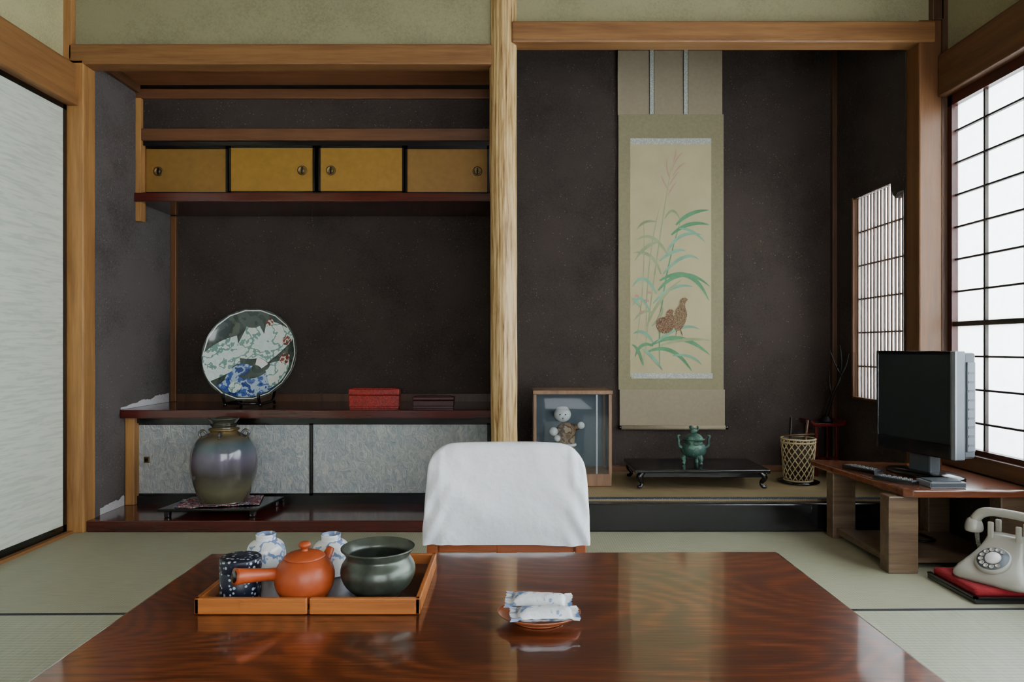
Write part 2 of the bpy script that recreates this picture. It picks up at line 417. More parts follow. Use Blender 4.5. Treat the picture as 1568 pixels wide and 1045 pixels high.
def worn(name,ya,yb,z,h0,h1,seed):
    v=[];n=60
    for i in range(n+1):
        t=i/n; y=ya+(yb-ya)*t; hh=(h0+(h1-h0)*t)*(.85+.35*noise.noise(Vector((t*6+seed,0,0)))+.12*noise.noise(Vector((t*30+seed,0,0))))
        v+= [(-1.8285,y,z),(-1.8285,y,z+max(.006,hh))]
    return open_mesh(name,v,[(2*i,2*i+2,2*i+3,2*i+1) for i in range(n)],'oldwhite')
worn('trim_40',3.19,3.64,.505,.012,.06,1.0); worn('trim_41',3.03,3.22,.051,.035,.05,6.0)

box('floor_alcove',-.006,1.74,3.0,DB,.0,.128,'goza')
trim(.0,1.742,2.94,3.0,.0,.122,'black',b=.006)
M['goza_edge']=dots('alcove_mat_border','#2f3540','#7d7f80',120,.22,.8)
trim(-.006,1.74,3.0,3.035,.128,.131,'goza_edge')
trim(.0,1.74,3.66,3.68,.128,.16,'darkX')
wy0,wy1,wz0,wz1=3.03,3.50,.535,1.56
parts=[box('a',1.74,1.80,3.02,3.76,0,wz0,'charcoal2'),box('b',1.74,1.80,3.02,3.76,wz1,2.6,'charcoal2'),
       box('c',1.74,1.80,wy1,3.76,wz0,wz1,'charcoal2'),box('d',1.74,1.80,3.02,wy0,wz0,wz1,'charcoal2'),
       prism('e',[(wy0,wz1),(wy0,1.497),(3.085,1.497),(3.10,1.475),(3.125,1.50),(3.14,wz1)],1.74,1.80,'charcoal2',plane='YZ')]
join('wall_alcove_right',parts)
def small_window():
    ps=[box('sill',1.742,1.775,wy0,wy1,wz0,wz0+.010,'darkY'),box('jamb_far',1.742,1.775,wy1-.010,wy1,wz0,wz1,'postR'),
        box('jamb_near',1.745,1.775,wy0,wy0+.010,wz0,1.497,'darkZ'),box('head',1.745,1.775,3.14,wy1,wz1-.008,wz1,'darkZ'),
        box('paper',1.776,1.778,wy0,wy1,wz0,wz1,'paper')]
    n=15
    for i in range(n):
        y=wy0+.02+(wy1-wy0-.04)*i/(n-1); ps.append(box('bar_%d'%i,1.762,1.770,y-.0045,y+.0045,wz0,wz1-.01,'darkZ'))
    for i,z in enumerate([.70,.87,1.04,1.21,1.38]): ps.append(box('cross_%d'%i,1.766,1.774,wy0,wy1,z-.004,z+.004,'darkY'))
    group('window_2',ps,(1.76,(wy0+wy1)/2,wz0))
small_window()
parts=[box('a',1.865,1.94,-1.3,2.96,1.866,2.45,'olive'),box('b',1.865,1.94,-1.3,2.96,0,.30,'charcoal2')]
join('wall_right',parts)
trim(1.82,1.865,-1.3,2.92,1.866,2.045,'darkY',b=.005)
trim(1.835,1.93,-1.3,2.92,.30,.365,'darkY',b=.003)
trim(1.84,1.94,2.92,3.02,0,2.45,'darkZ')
M['redframe']=wood('red_brown_frame','#30110d','#4c1c15','Z',.35)
M['munt']=plain('muntin_wood','#2e2620',.6)
def shoji(name,y1,y0):
    x=1.872
    ps=[box('frame_top',x-.012,x+.03,y0,y1,1.822,1.866,'redframe'),box('frame_bottom',x-.012,x+.03,y0,y1,.365,.385,'redframe'),
        box('stile_far',x-.012,x+.03,y1-.028,y1,.365,1.866,'redframe'),box('stile_near',x-.012,x+.03,y0,y0+.028,.365,1.866,'redframe'),
        box('mid_rail',x-.008,x+.026,y0,y1,.885,.905,'munt'),
        box('paper',x+.014,x+.016,y0,y1,.37,1.85,'paper')]
    k=0; y=y1-.209
    while y>y0+.1:
        ps.append(box('muntin_v%d'%k,x,x+.014,y-.005,y+.005,.385,1.822,'munt')); y-=.213; k+=1
    for k,z in enumerate([1.712,1.576,1.44,1.304,1.168,1.032,.76,.625,.49]):
        ps.append(box('muntin_h%d'%k,x+.001,x+.014,y0,y1,z-.004,z+.004,'munt'))
    group(name,ps,(x,(y0+y1)/2,.365))
shoji('window_1',2.915,1.99); shoji('window_3',1.985,1.06); shoji('window_4',1.055,.13); shoji('window_5',.125,-.80)
box('wall_right_end',1.865,1.94,-1.3,-.80,.30,1.866,'olive')
join('wall_rear',[box('a',-2.0,2.0,-1.38,-1.3,2.0,2.45,'cream'),box('b',-2.0,-1.6,-1.38,-1.3,0,2.0,'cream'),box('c',1.6,2.0,-1.38,-1.3,0,2.0,'cream')])

def pillar():
    v=[];f=[];seg=96;n=120; cx,cy=-.036,2.965
    for i in range(n+1):
        z=2.45*i/n
        ox=.002*math.sin(z*2.1+1)+.001*math.sin(z*6)
        R=.057
        for s in range(seg):
            a=2*math.pi*s/seg
            g=noise.noise(Vector((math.cos(a)*4.5,math.sin(a)*4.5,z*1.1)))*.003+noise.noise(Vector((math.cos(a)*14,math.sin(a)*14,z*2.2+9)))*.0035
            v.append((cx+ox+(R+g)*math.cos(a),cy+(R+g)*math.sin(a),z))
    for i in range(n):
        for s in range(seg):
            t=(s+1)%seg; f.append((i*seg+s,i*seg+t,(i+1)*seg+t,(i+1)*seg+s))
    f.append(tuple(range(seg))[::-1]); f.append(tuple(range(n*seg,(n+1)*seg)))
    m,nt,b=newmat('polished_log'); vv=coords(nt,(1,1,.07))
    n1=noise_t(nt,vv,75,4,.6,.3)
    nt.links.new(ramp(nt,n1,[(.34,'#7c5a35'),(.43,'#ad8a58'),(.56,'#cbaa74'),(.7,'#d8bc8c')]),b.inputs['Base Color'])
    b.inputs['Roughness'].default_value=.4; bump(nt,b,n1,.4,.006); M['log']=m
    mesh_obj('trim_log_pillar',v,f,'log',True)
pillar()

# ---------------------------------------------------------------- low table
def low_table():
    pts=[(-.672,1.52),(.596,1.535),(.602,.50),(-.666,.50)]
    ps=[prism('top',pts,.302,.34,'table',.007)]
    ps.append(prism('apron',[(-.60,1.45),(.53,1.46),(.535,.57),(-.6,.57)],.24,.302,'table',.003))
    for i,(x,y) in enumerate([(-.58,1.40),(.51,1.41),(.51,.62),(-.58,.62)]):
        ps.append(lathe('leg_%d'%i,sm([(.036,0),(.040,.02),(.034,.06),(.038,.15),(.045,.24)],3),(x,y,0),'table',24))
    group('low_table',ps,(-.035,1.0,0))
low_table()
TZ=.34
def zaisu():
    cx=-.016; y0=1.98; zb=.228
    v=[];f=[];seg=120
    Hh=.5125
    zs=[zb+.004*i for i in range(0,80) if zb+.004*i<Hh-.004]+[Hh-.0025,Hh-.0012,Hh-.0004]
    r=.068
    for z in zs:
        t=(z-zb)/(Hh-zb)
        W=.241-.014*t*t
        if z>Hh-r: W=W-r+math.sqrt(max(0,r*r-(z-(Hh-r))**2))
        T=.034; rt=.028
        if z>Hh-rt: T=T-rt+math.sqrt(max(0,rt*rt-(z-(Hh-rt))**2))
        T=max(T,.003)
        for s in range(seg):
            a=2*math.pi*s/seg; ca,sa=math.cos(a),math.sin(a)
            x=W*math.copysign(abs(ca)**.35,ca); y=T*math.copysign(abs(sa)**.5,sa)
            wr=.010*noise.noise(Vector((x*6+z*4,z*5,y*2)))+.006*noise.noise(Vector((x*18+z*10,z*9,2)))
            corner=max(0,abs(x)/.24-.55)*(1-t); wr+=.016*corner*math.sin((x*math.copysign(1,x)*2.0+z)*60)
            wr-=.006*math.exp(-((abs(x)-.195)/.012)**2)*t
            hem=.006*noise.noise(Vector((x*8,5,0))) if z<zb+.004 else 0
            v.append((cx+x+(.004*noise.noise(Vector((z*14,x*2,1))) if abs(ca)>.8 else 0),y0+y+.06*t*t+.02*(1-(x/.24)**2)+(wr if sa<0 else -wr),z+hem-.006*(x/.24)**2*t))
    n=len(zs)
    for i in range(n-1):
        for s in range(seg):
            q=(s+1)%seg; f.append((i*seg+s,i*seg+q,(i+1)*seg+q,(i+1)*seg+s))
    f.append(tuple(range((n-1)*seg,n*seg)))
    ps=[open_mesh('cloth_cover',v,f,'cloth',True)]
    def slab(nm,x0,x1,z0,z1,yy,th):
        return box(nm,cx+x0,cx+x1,yy,yy+th,z0,z1,'chair',.004)
    ps.append(slab('back_lower_rail',-.200,.200,.195,.25,2.0,.016))
    for i,(x0,x1) in enumerate([(-.232,-.200),(-.03,.03),(.200,.232)]):
        ps.append(slab('back_slat_%d'%i,x0,x1,.05,.30 if i!=1 else .24,1.985 if i!=1 else 1.998,.020))
    ps.append(box('seat',cx-.22,cx+.22,1.62,2.03,.03,.05,'chair',.006))
    ps.append(box('seat_cushion',cx-.205,cx+.205,1.63,1.975,.05,.085,'cloth',.015))
    for i,x in enumerate((-.2,.17)):
        ps.append(box('runner_%d'%i,cx+x,cx+x+.03,1.64,2.03,0,.03,'chair',.004))
    group('floor_chair',ps,(cx,1.83,0))
zaisu()

# ---------------------------------------------------------------- tray set
def tray():
    x0,x1,y0,y1=-.544,-.157,1.167,1.425; z=TZ+.001; h=.028; t=.009
    xm=PX(470,1.167)
    ps=[box('base',x0+.003,x1-.003,y0+.003,y1-.003,z,z+.008,'traybase'),
        box('rim_front_1',x0,xm-.0,y0,y0+t,z,z+h,'traywood',.002),box('rim_front_2',xm+.004,x1,y0,y0+t,z,z+h,'traywood',.002),
        box('rim_back',x0,x1,y1-t,y1,z,z+h,'traywood',.002),
        box('rim_left',x0,x0+t,y0,y1,z,z+h,'traywood',.002),box('rim_right',x1-t,x1,y0,y1,z,z+h,'traywood',.002),
        box('front_strip',x0+.08,xm-.004,y0-.002,y0,z+.010,z+.022,'traywood'),box('front_strip_2',xm+.008,x1-.01,y0-.002,y0,z+.010,z+.022,'traywood')]
    group('serving_tray',ps,((x0+x1)/2,(y0+y1)/2,z))
tray()
TB=TZ+.0095
def teapot():
    c=(-.372,1.225,TB)
    body=lathe('body',sm([(.001,0),(.034,0),(.040,.004),(.050,.022),(.0525,.042),(.047,.06),(.036,.071),(.033,.072)],4)+[(.031,.070),(.001,.070)],c,'clay',64)
    lid=lathe('lid',sm([(.034,.0715),(.036,.074),(.030,.079),(.016,.083),(.006,.084)],3)+sm([(.006,.084),(.0055,.088),(.010,.092),(.011,.096),(.007,.100),(.001,.101)],3),c,'clay',48)
    hx=[(-.040,-.012,.046),(-.058,-.030,.051),(-.078,-.050,.056),(-.098,-.068,.060)]
    handle=tube('handle',[(c[0]+a,c[1]+b,c[2]+d) for a,b,d in hx],[.012,.0105,.012,.0145],'clay',20,k=4)
    hole=tube('handle_end',[(c[0]-.0978,c[1]-.0678,c[2]+.060),(c[0]-.0988,c[1]-.0688,c[2]+.0602)],[.010,.010],'black',16)
    sp=tube('spout',[(c[0]+.01,c[1]+.038,c[2]+.035),(c[0]+.02,c[1]+.062,c[2]+.05),(c[0]+.026,c[1]+.078,c[2]+.066)],[.015,.010,.007],'clay',16,k=4)
    group('clay_teapot',[body,lid,handle,hole,sp],c)
teapot()
def waterbowl():
    c=(-.2445,1.247,TB)
    p=[(.001,0),(.038,0),(.042,.003),(.058,.018),(.067,.038),(.066,.052),(.059,.064),(.057,.070),(.062,.078),(.067,.083)]
    q=[(.067,.085),(.064,.085),(.058,.078),(.053,.069),(.056,.062),(.062,.05),(.062,.038),(.052,.018),(.035,.006),(.001,.005)]
    o=lathe('waste_water_bowl',sm(p,4)+sm(q,4),c,'kensui',64); recenter(o)
waterbowl()
def invcup(x,y):
    c=(x,y,TB)
    p=[(.037,0),(.038,.002),(.0378,.012),(.036,.032),(.031,.046),(.021,.053),(.018,.054),(.0185,.063)]
    o=lathe('tea_cup',[(.001,.001),(.035,0)]+sm(p,3)+[(.0165,.063),(.016,.056),(.001,.055)],c,'white_blue',48); recenter(o)
    o.scale=(1.06,1.06,1.2); o.location.z+=.0065
invcup(-.493,1.368); invcup(-.362,1.365)
def canister():
    c=(-.488,1.228,TB)
    o=lathe('patterned_tea_canister',[(.001,0),(.033,0),(.0355,.003),(.0355,.048),(.0350,.049),(.0350,.0505),(.0360,.051),(.0360,.070),(.034,.073),(.001,.074)],c,'navydots',48); recenter(o)
    md=o.modifiers.new('b','BEVEL'); md.width=.0008; md.limit_method='ANGLE'
canister()
def dish():
    c=(.045,1.142,TZ+.0005)
    o=lathe('sweets_dish',sm([(.001,0),(.038,0),(.043,.003),(.061,.010),(.069,.015)],4)+sm([(.070,.017),(.067,.0165),(.058,.012),(.040,.006),(.001,.005)],4),c,'dishmat',64)
    for v in o.data.vertices: v.co.y=c[1]+(v.co.y-c[1])*.78
    recenter(o)
M['dishmat']=plain('dish_glaze','#a05a38',.35,0,.2,.25,15)
dish()
M['wrap']=pattern('sweet_wrapper',['#8fa6cb','#dfe5ec','#e6e9ee','#dfe5ea','#a3b5d2','#6384b9'],26,.3,.3,1.0)
def packet(cx,cy,cz,yaw,L=.10,W=.042,T=.012,tilt=0):
    v=[];f=[];nu=40;nv=12
    for side in (1,-1):
        for i in range(nu+1):
            u=-1+2*i/nu
            env=max(0,1-(abs(u)/.80)**6) if abs(u)<.80 else 0
            for j in range(nv+1):
                w=-1+2*j/nv
                wid=W*(.84+.16*(abs(u)**3))
                z=side*(T*.5*env**.6*(1-abs(w)**3.5)+.0004)+(.0016*math.sin(w*14) if abs(u)>.78 else 0)+side*.0012*noise.noise(Vector((u*5,w*3,cx*90)))*env
                x=u*L/2+(.0015*(1 if j%2 else -1) if abs(u)==1 else 0)
                v.append((x,w*wid/2,z))
    n=(nu+1)*(nv+1)
    for s in (0,1):
        for i in range(nu):
            for j in range(nv):
                a=s*n+i*(nv+1)+j; f.append((a,a+nv+1,a+nv+2,a+1))
    o=mesh_obj('wrapped_sweet',v,f,'wrap',True)
    o.rotation_euler=(tilt,0,yaw); o.location=(cx,cy,cz); return o
packet(.053,1.112,TZ+.0245,.05,.112,.040,.020,.15)
packet(.045,1.156,TZ+.030,-.10,.112,.042,.020,.25)

# ---------------------------------------------------------------- left alcove objects
def bigvase():
    c=(PX(343,3.11),3.113,.0985)
    k=.955
    p=[(.001,0),(.10,0),(.108,.006),(.125,.05),(.146,.12),(.151,.18),(.143,.24),(.115,.285),(.075,.305),(.062,.315),(.056,.335),(.062,.345),(.055,.352),(.060,.362),(.070,.372)]
    q=[(.072,.376),(.062,.376),(.052,.36),(.046,.33),(.001,.325)]
    p=[(a*k,b) for a,b in p]; q=[(a*k,b) for a,b in q]
    b=lathe('body',sm(p,4)+sm(q,3),c,'vase',72)
    r1=lathe('neck_ring',[(.060,.318),(.066,.322),(.067,.328),(.060,.331)],c,'brass',48)
    ears=[]
    for i,a in enumerate((0.2,math.pi/2+.2,math.pi+.2,-math.pi/2+.2)):
        A=Vector((math.cos(a),math.sin(a),0)); C=Vector(c)
        ears.append(tube('lug_%d'%i,[C+A*.101+Vector((0,0,.292)),C+A*.106+Vector((0,0,.310)),C+A*.090+Vector((0,0,.320)),C+A*.075+Vector((0,0,.304))],.006,'vase',10,k=4))
    group('ceramic_vase',[b,r1]+ears,c)
bigvase()
def vaseboard():
    cx=PX(343,3.11); zt=.090
    p=[(cx-.235,2.975),(cx+.20,2.985),(cx+.235,3.235),(cx-.20,3.23)]
    ps=[prism('board',p,zt-.012,zt,'black',.003)]
    for i,(a,b) in enumerate([(-.20,3.00),(.17,3.01),(.20,3.21),(-.17,3.205)]): ps.append(box('foot_%d'%i,cx+a-.012,cx+a+.012,b-.012,b+.012,.0505,zt-.011,'black',.003))
    group('display_board',ps,(cx,3.1,.05))
    v=[];f=[];n=30
    for i in range(n+1):
        for j in range(n+1):
            u=i/n*2-1; w=j/n*2-1
            R=Matrix.Rotation(.25,2)@Vector((u*.175,w*.095))
            dd=max(abs(u),abs(w))
            z=zt+.005+ (.012*abs(noise.noise(Vector((u*3.5,w*3.5,3)))) if dd>.8 else 0)
            v.append((cx+R.x-.01,3.10+R.y,z))
    for i in range(n):
        for j in range(n):
            a=i*(n+1)+j; f.append((a,a+n+1,a+n+2,a+1))
    o=open_mesh('brocade_cloth',v,f,'furo',True); s=o.modifiers.new('s','SOLIDIFY'); s.thickness=.003; s.offset=-1
    recenter(o)
vaseboard()
def plate():
    R=.232
    def hgt(r):
        t=r/R
        return .0 if t<.55 else .030*((t-.55)/.45)**1.6
    prof=[(.001,-.012),(.11,-.012),(.112,-.020),(.12,-.020),(.122,-.010),(.18,.002),(R,.026),(R+.003,.031)]
    prof+= [(r,hgt(r)) for r in [R,.215,.2,.18,.16,.14,.12,.08,.04,.001]]
    body=lathe('dish',prof,(0,0,0),'platebase',96)
    T=[]
    def fan(nm,cx,cy,r0,r1,a0,a1,mat,lift=.0016):
        v=[];f=[];nr=6;na=18
        for i in range(nr+1):
            for j in range(na+1):
                r=r0+(r1-r0)*i/nr; a=math.radians(a0+(a1-a0)*j/na)
                x=cx+r*math.cos(a); y=cy+r*math.sin(a); rr=math.hypot(x,y)
                if rr>R*.985: x*=R*.985/rr; y*=R*.985/rr; rr=R*.985
                v.append((x,y,hgt(rr)+lift))
        for i in range(nr):
            for j in range(na):
                a=i*(na+1)+j; f.append((a,a+1,a+na+2,a+na+1))
        o=open_mesh(nm,v,f,mat,True); T.append(o)
    fan('rim_band',0,0,.224,.230,0,360,'porc',.001)
    fan('cloud_blue',0,0,.12,.215,228,312,'plateblue')
    fan('fan_left',-.03,-.13,.09,.235,102,150,'platewhite',.003)
    fan('fan_left_edge',-.03,-.13,.03,.085,60,190,'plateblue',.0025)
    fan('fan_left_low',-.02,-.04,.075,.205,172,212,'platewhite',.0032)
    fan('fan_centre',-.005,.215,.075,.235,248,300,'platewhite',.0045)
    fan('fan_right',.02,-.10,.09,.28,42,80,'platewhite',.0055)
    fan('fan_right_edge',.02,-.10,.05,.088,38,82,'porc',.0055)
    fan('fan_low',.07,-.05,.03,.13,290,375,'platewhite',.0065)
    fan('flower_red',.175,-.02,.0,.028,0,360,'platered',.0075)
    fan('flower_red_2',.085,.165,.0,.020,0,360,'platered',.0075)
    fan('flower_red_3',.178,.07,.0,.024,0,360,'platered',.0075)
    fan('low_left',-.06,-.165,.0,.03,0,360,'platewhite',.005)
    cx=PX(380,3.36); cz=.504+.03+.228
    m=Matrix.Translation((cx,3.40,cz-.005))@Matrix.Rotation(math.radians(90-14),4,'X')
    xform([body]+T,m)
    ps=[body]+T
    group('decorative_plate',ps,(cx,3.4,.53))
    st=[]
    for i,s in enumerate((-.085,.085)):
        x=cx+s
        st.append(tube('arm_%d'%i,[(x,3.27,.575),(x,3.275,.545),(x,3.30,.524),(x,3.36,.524),(x,3.46,.530),(x,3.50,.60),(x,3.505,.68)],.007,'black',10,k=4))
        st.append(tube('foot_%d'%i,[(x,3.295,.528),(x,3.29,.5115)],.0075,'black',10)); st.append(tube('footb_%d'%i,[(x,3.47,.535),(x,3.49,.5115)],.0075,'black',10))
    st.append(tube('cross',[(cx-.085,3.33,.521),(cx+.085,3.33,.521)],.006,'black'))
    group('plate_stand',st,(cx,3.4,.504))
plate()
def lbox(name,px0,px1,py0,py1,y,mat,dep=.12):
    x0,x1=PX(px0,y),PX(px1,y); z0=.505; z1=PZ(py0,y)
    zm=z0+(z1-z0)*.68
    ps=[box('body',x0,x1,y,y+dep,z0+.008,zm-.001,mat,.003),box('lid',x0-.002,x1+.002,y-.002,y+dep+.002,zm,z1,mat,.004),
        box('base',x0+.004,x1-.004,y+.004,y+dep-.004,z0,z0+.008,mat),
        box('lid_panel',x0+.015,x1-.015,y+.01,y+dep-.01,z1-.001,z1+.004,mat,.002),
        box('front_inset',x0+.012,x1-.012,y-.002,y+.001,z0+.016,zm-.008,mat)]
    group(name,ps,((x0+x1)/2,y+dep/2,z0))
lbox('carved_lacquer_box',534,611,596,628,3.24,'redbox',.05); lbox('incense_box',632,695,608,627,3.27,'redbox2',.05)

# ---------------------------------------------------------------- scroll
def scroll():
    y=3.662; X=lambda p:PX(p,3.66); Z=lambda p:PZ(p,3.66)
    ps=[box('backing_top',X(946),X(1106),y,y+.003,Z(176),Z(73),'scroll_o'),
        box('silk_middle',X(947),X(1108),y-.0005,y+.003,Z(597),Z(175),'scroll_m'),
        box('silk_bottom',X(949),X(1110),y,y+.003,Z(655),Z(597),'scroll_o'),
        box('painting',X(965),X(1089),y-.0015,y,Z(577),Z(213),'scroll_p'),
        box('strip_top',X(965),X(1089),y-.002,y,Z(221),Z(212),'scroll_t'),
        box('strip_bottom',X(967),X(1091),y-.002,y,Z(580),Z(572),'scroll_t'),
        tube('top_rod',[(X(943),y+.002,Z(75)),(X(1108),y+.002,Z(75))],.008,'black',12),
        tube('bottom_rod',[(X(951),y-.004,Z(655)),(X(1110),y-.004,Z(655))],.012,'scroll_o',16),
        tube('rod_end_l',[(X(947),y-.004,Z(655)),(X(951),y-.004,Z(655))],.011,'black',16),
        tube('rod_end_r',[(X(1110),y-.004,Z(655)),(X(1114),y-.004,Z(655))],.011,'black',16)]
    for i,p in enumerate((998,1050)):
        ps.append(box('hanging_strip_%d'%i,X(p-3),X(p+3),y-.004,y-.002,Z(175),Z(76),'scroll_t'))
        ps.append(box('strip_edge_%da'%i,X(p-3.8),X(p-3),y-.004,y-.002,Z(175),Z(76),'heri'))
        ps.append(box('strip_edge_%db'%i,X(p+3),X(p+3.8),y-.004,y-.002,Z(175),Z(76),'heri'))
    cnt=[0]
    def leaf(a,b,c,w,mat):
        cnt[0]+=1; n=16; v=[];f=[]
        A,B,C=[Vector((X(p[0]),Z(p[1]))) for p in (a,b,c)]; w=w/285
        yy=y-.0022-.00004*cnt[0]
        for i in range(n+1):
            t=i/n; p=A*(1-t)**2+B*2*t*(1-t)+C*t*t; d=(B-A)*(1-t)+(C-B)*t
            d.normalize(); nn=Vector((-d.y,d.x)); ww=w*.5*(math.sin(math.pi*min(1,(t*.92+.08)))**.7)
            for s in (-1,1): v.append((p.x+nn.x*ww*s,yy,p.y+nn.y*ww*s))
        for i in range(n): f.append((2*i,2*i+1,2*i+3,2*i+2))
        ps.append(open_mesh('brush_%d'%cnt[0],v,f,mat))
    leaf((985,560),(1000,420),(1030,240),2,'leafB'); leaf((1010,560),(1005,450),(1045,330),2.4,'leafA')
    leaf((990,540),(985,400),(1015,300),1.6,'leafB'); leaf((975,520),(990,420),(985,330),1.6,'leafB')
    for a,b,c in [((1028,262),(1035,240),(1046,234)),((1026,275),(1018,255),(1022,242)),((1024,285),(1034,268),(1040,262)),((1030,250),(1036,236),(1034,228)),((1024,292),(1016,280),(1012,268)),((1030,270),(1040,252),(1050,250)),((1022,300),(1030,285),(1036,278))]: leaf(a,b,c,2,'pink')
    G=[((1035,345),(1055,322),(1086,322),6,'leafA'),((1028,360),(1055,335),(1087,345),6,'leafA'),((1022,385),(1040,350),(1075,360),5,'leafC'),
       ((1022,390),(1000,350),(974,368),5,'leafB'),((1012,420),(1000,380),(968,388),5,'leafB'),((1015,420),(1050,380),(1070,398),5,'leafC'),
       ((1010,430),(1060,400),(1086,462),7,'leafA'),((1008,445),(1045,400),(1088,440),6,'leafA'),((1005,450),(985,410),(968,440),5,'leafC'),
       ((1000,465),(1030,430),(1062,440),5,'leafC'),((996,480),(980,440),(969,470),4,'leafC'),((990,500),(1010,450),(1045,428),5,'leafB'),
       ((995,530),(1040,500),(1088,545),7,'leafA'),((990,540),(1030,520),(1060,570),6,'leafA'),((985,535),(1000,545),(1015,568),5,'leafC'),
       ((1000,525),(985,500),(969,512),5,'leafC'),((1000,530),(980,520),(972,548),5,'leafA'),((1005,525),(1045,490),(1072,505),5,'leafC'),
       ((1010,530),(1050,515),(1089,522),5,'leafB'),((1018,335),(1030,310),(1042,338),4,'leafB'),((1005,340),(985,335),(975,352),4,'leafB'),
       ((985,560),(978,530),(967,528),4,'leafA'),((1010,400),(1035,378),(1050,385),5,'leafC'),((1030,545),(1060,540),(1075,560),4,'leafC'),
       ((980,470),(972,455),(968,458),4,'leafC'),((1010,370),(985,375),(972,400),5,'leafB'),
       ((1000,480),(985,470),(970,492),4,'leafB'),((998,500),(1020,480),(1012,465),4,'leafB'),((1040,350),(1062,350),(1080,372),4,'leafC')]
    for g in G: leaf(*g)
    for p in [(975,455),(990,462),(982,480),(994,450)]: leaf((p[0]-3,p[1]),(p[0],p[1]-4),(p[0]+4,p[1]+1),4,'pink')
    def blob(nm,pts,mat,off):
        P=[(X(a),Z(b)) for a,b in pts]; n=len(P)
        q=[]
        for i in range(n):
            p0,p1,p2,p3=[Vector(P[(i+k)%n]) for k in (-1,0,1,2)]
            for j in range(5):
                t=j/5; q.append(.5*((2*p1)+(-p0+p2)*t+(2*p0-5*p1+4*p2-p3)*t*t+(-p0+3*p1-3*p2+p3)*t**3))
        ps.append(open_mesh(nm,[(a.x,y-off,a.y) for a in q],[tuple(range(len(q)))],mat))
    blob('quail_standing',[(1033,505),(1030,490),(1034,476),(1040,467),(1042,459),(1048,456),(1053,459),(1050,463),(1049,470),(1052,482),(1048,497),(1041,506)],'quail2',.0045)
    blob('quail_crouching',[(1005,500),(1006,490),(1013,486),(1019,485),(1021,478),(1026,474),(1031,476),(1030,481),(1032,489),(1033,498),(1028,507),(1018,511),(1010,508)],'quail',.0048)
    leaf((1036,505),(1036,510),(1034,515),1.6,'quail'); leaf((1042,504),(1043,510),(1045,515),1.6,'quail')
    group('hanging_scroll',ps,((X(946)+X(1106))/2,y,Z(655)))
scroll()

# ---------------------------------------------------------------- display case + doll
def case():
    x0,x1=.103,.478; y0,y1=3.27,3.49; z0,z1=.129,.59; t=.014
    ps=[box('base',x0,x1,y0,y1,z0,z0+.06,'casewood',.003),box('lid',x0-.004,x1+.004,y0-.004,y1+.004,z1-.02,z1,'casewood',.003)]
    k=0
    for x in (x0,x1-t):
        for yy in (y0,y1-t):
            k+=1; ps.append(box('post_%d'%k,x,x+t,yy,yy+t,z0+.06,z1-.02,'casewood'))
    ps.append(box('back_panel',x0+t,x1-t,y1-.008,y1-.004,z0+.06,z1-.02,'caseback'))
    ps.append(box('glass_front',x0+t,x1-t,y0+.006,y0+.009,z0+.06,z1-.02,'glass'))
    ps.append(box('glass_left',x0+.006,x0+.009,y0+t,y1-t,z0+.06,z1-.02,'glass')); ps.append(box('glass_right',x1-.009,x1-.006,y0+t,y1-t,z0+.06,z1-.02,'glass'))
    ps.append(box('front_mullion',x1-.075,x1-.067,y0+.002,y0+.012,z0+.06,z1-.02,'silver'))
    group('glass_display_case',ps,((x0+x1)/2,(y0+y1)/2,z0))
M['casewood']=wood('case_wood','#6d4e39','#8f6d50','Z'); M['caseback']=plain('case_back','#525d64',.6)
case()
def doll():
    c=(PX(866,3.37),3.345,.1905)
    cc=Vector(c)
    ps=[lathe('robe',sm([(.001,0),(.062,0),(.066,.01),(.055,.06),(.042,.12),(.046,.17),(.050,.20),(.036,.225),(.014,.237),(.001,.238)],3),c,'kokeshi',36),
        lathe('hem',sm([(.068,.001),(.071,.012),(.062,.055),(.050,.09),(.044,.11)],3),c,'porc',36,fn=lambda a,z:1+.04*math.sin(a*9)),
        ball('head',cc+Vector((-.018,-.005,.278)),.041,'porc',(1.05,1,.95)),
        ball('cap',cc+Vector((-.018,0,.305)),.028,'porc',(1.1,1.1,.5)),
        ball('sleeve_puff_l',cc+Vector((-.062,-.02,.195)),.022,'porc'),ball('sleeve_puff_r',cc+Vector((.072,-.02,.225)),.018,'porc'),
        ball('child_head',cc+Vector((-.045,-.040,.165)),.016,'porc'),
        tube('arm_l',[cc+Vector((-.03,0,.205)),cc+Vector((-.05,-.015,.19))],[.018,.014],'kokeshi',12),
        tube('arm_r',[cc+Vector((.03,0,.205)),cc+Vector((.066,-.018,.222))],[.018,.012],'kokeshi',12),
        ball('eye_l',cc+Vector((-.032,-.043,.28)),.0035,'black'),ball('eye_r',cc+Vector((-.006,-.044,.28)),.0035,'black'),
        ball('mouth',cc+Vector((-.019,-.046,.262)),.003,'redcloth'),
        tube('sash',[cc+Vector((math.cos(a)*.046,math.sin(a)*.046,.13)) for a in [i*math.pi/12 for i in range(25)]],.007,'porc',8)]
    group('japanese_doll',ps,c)
doll()
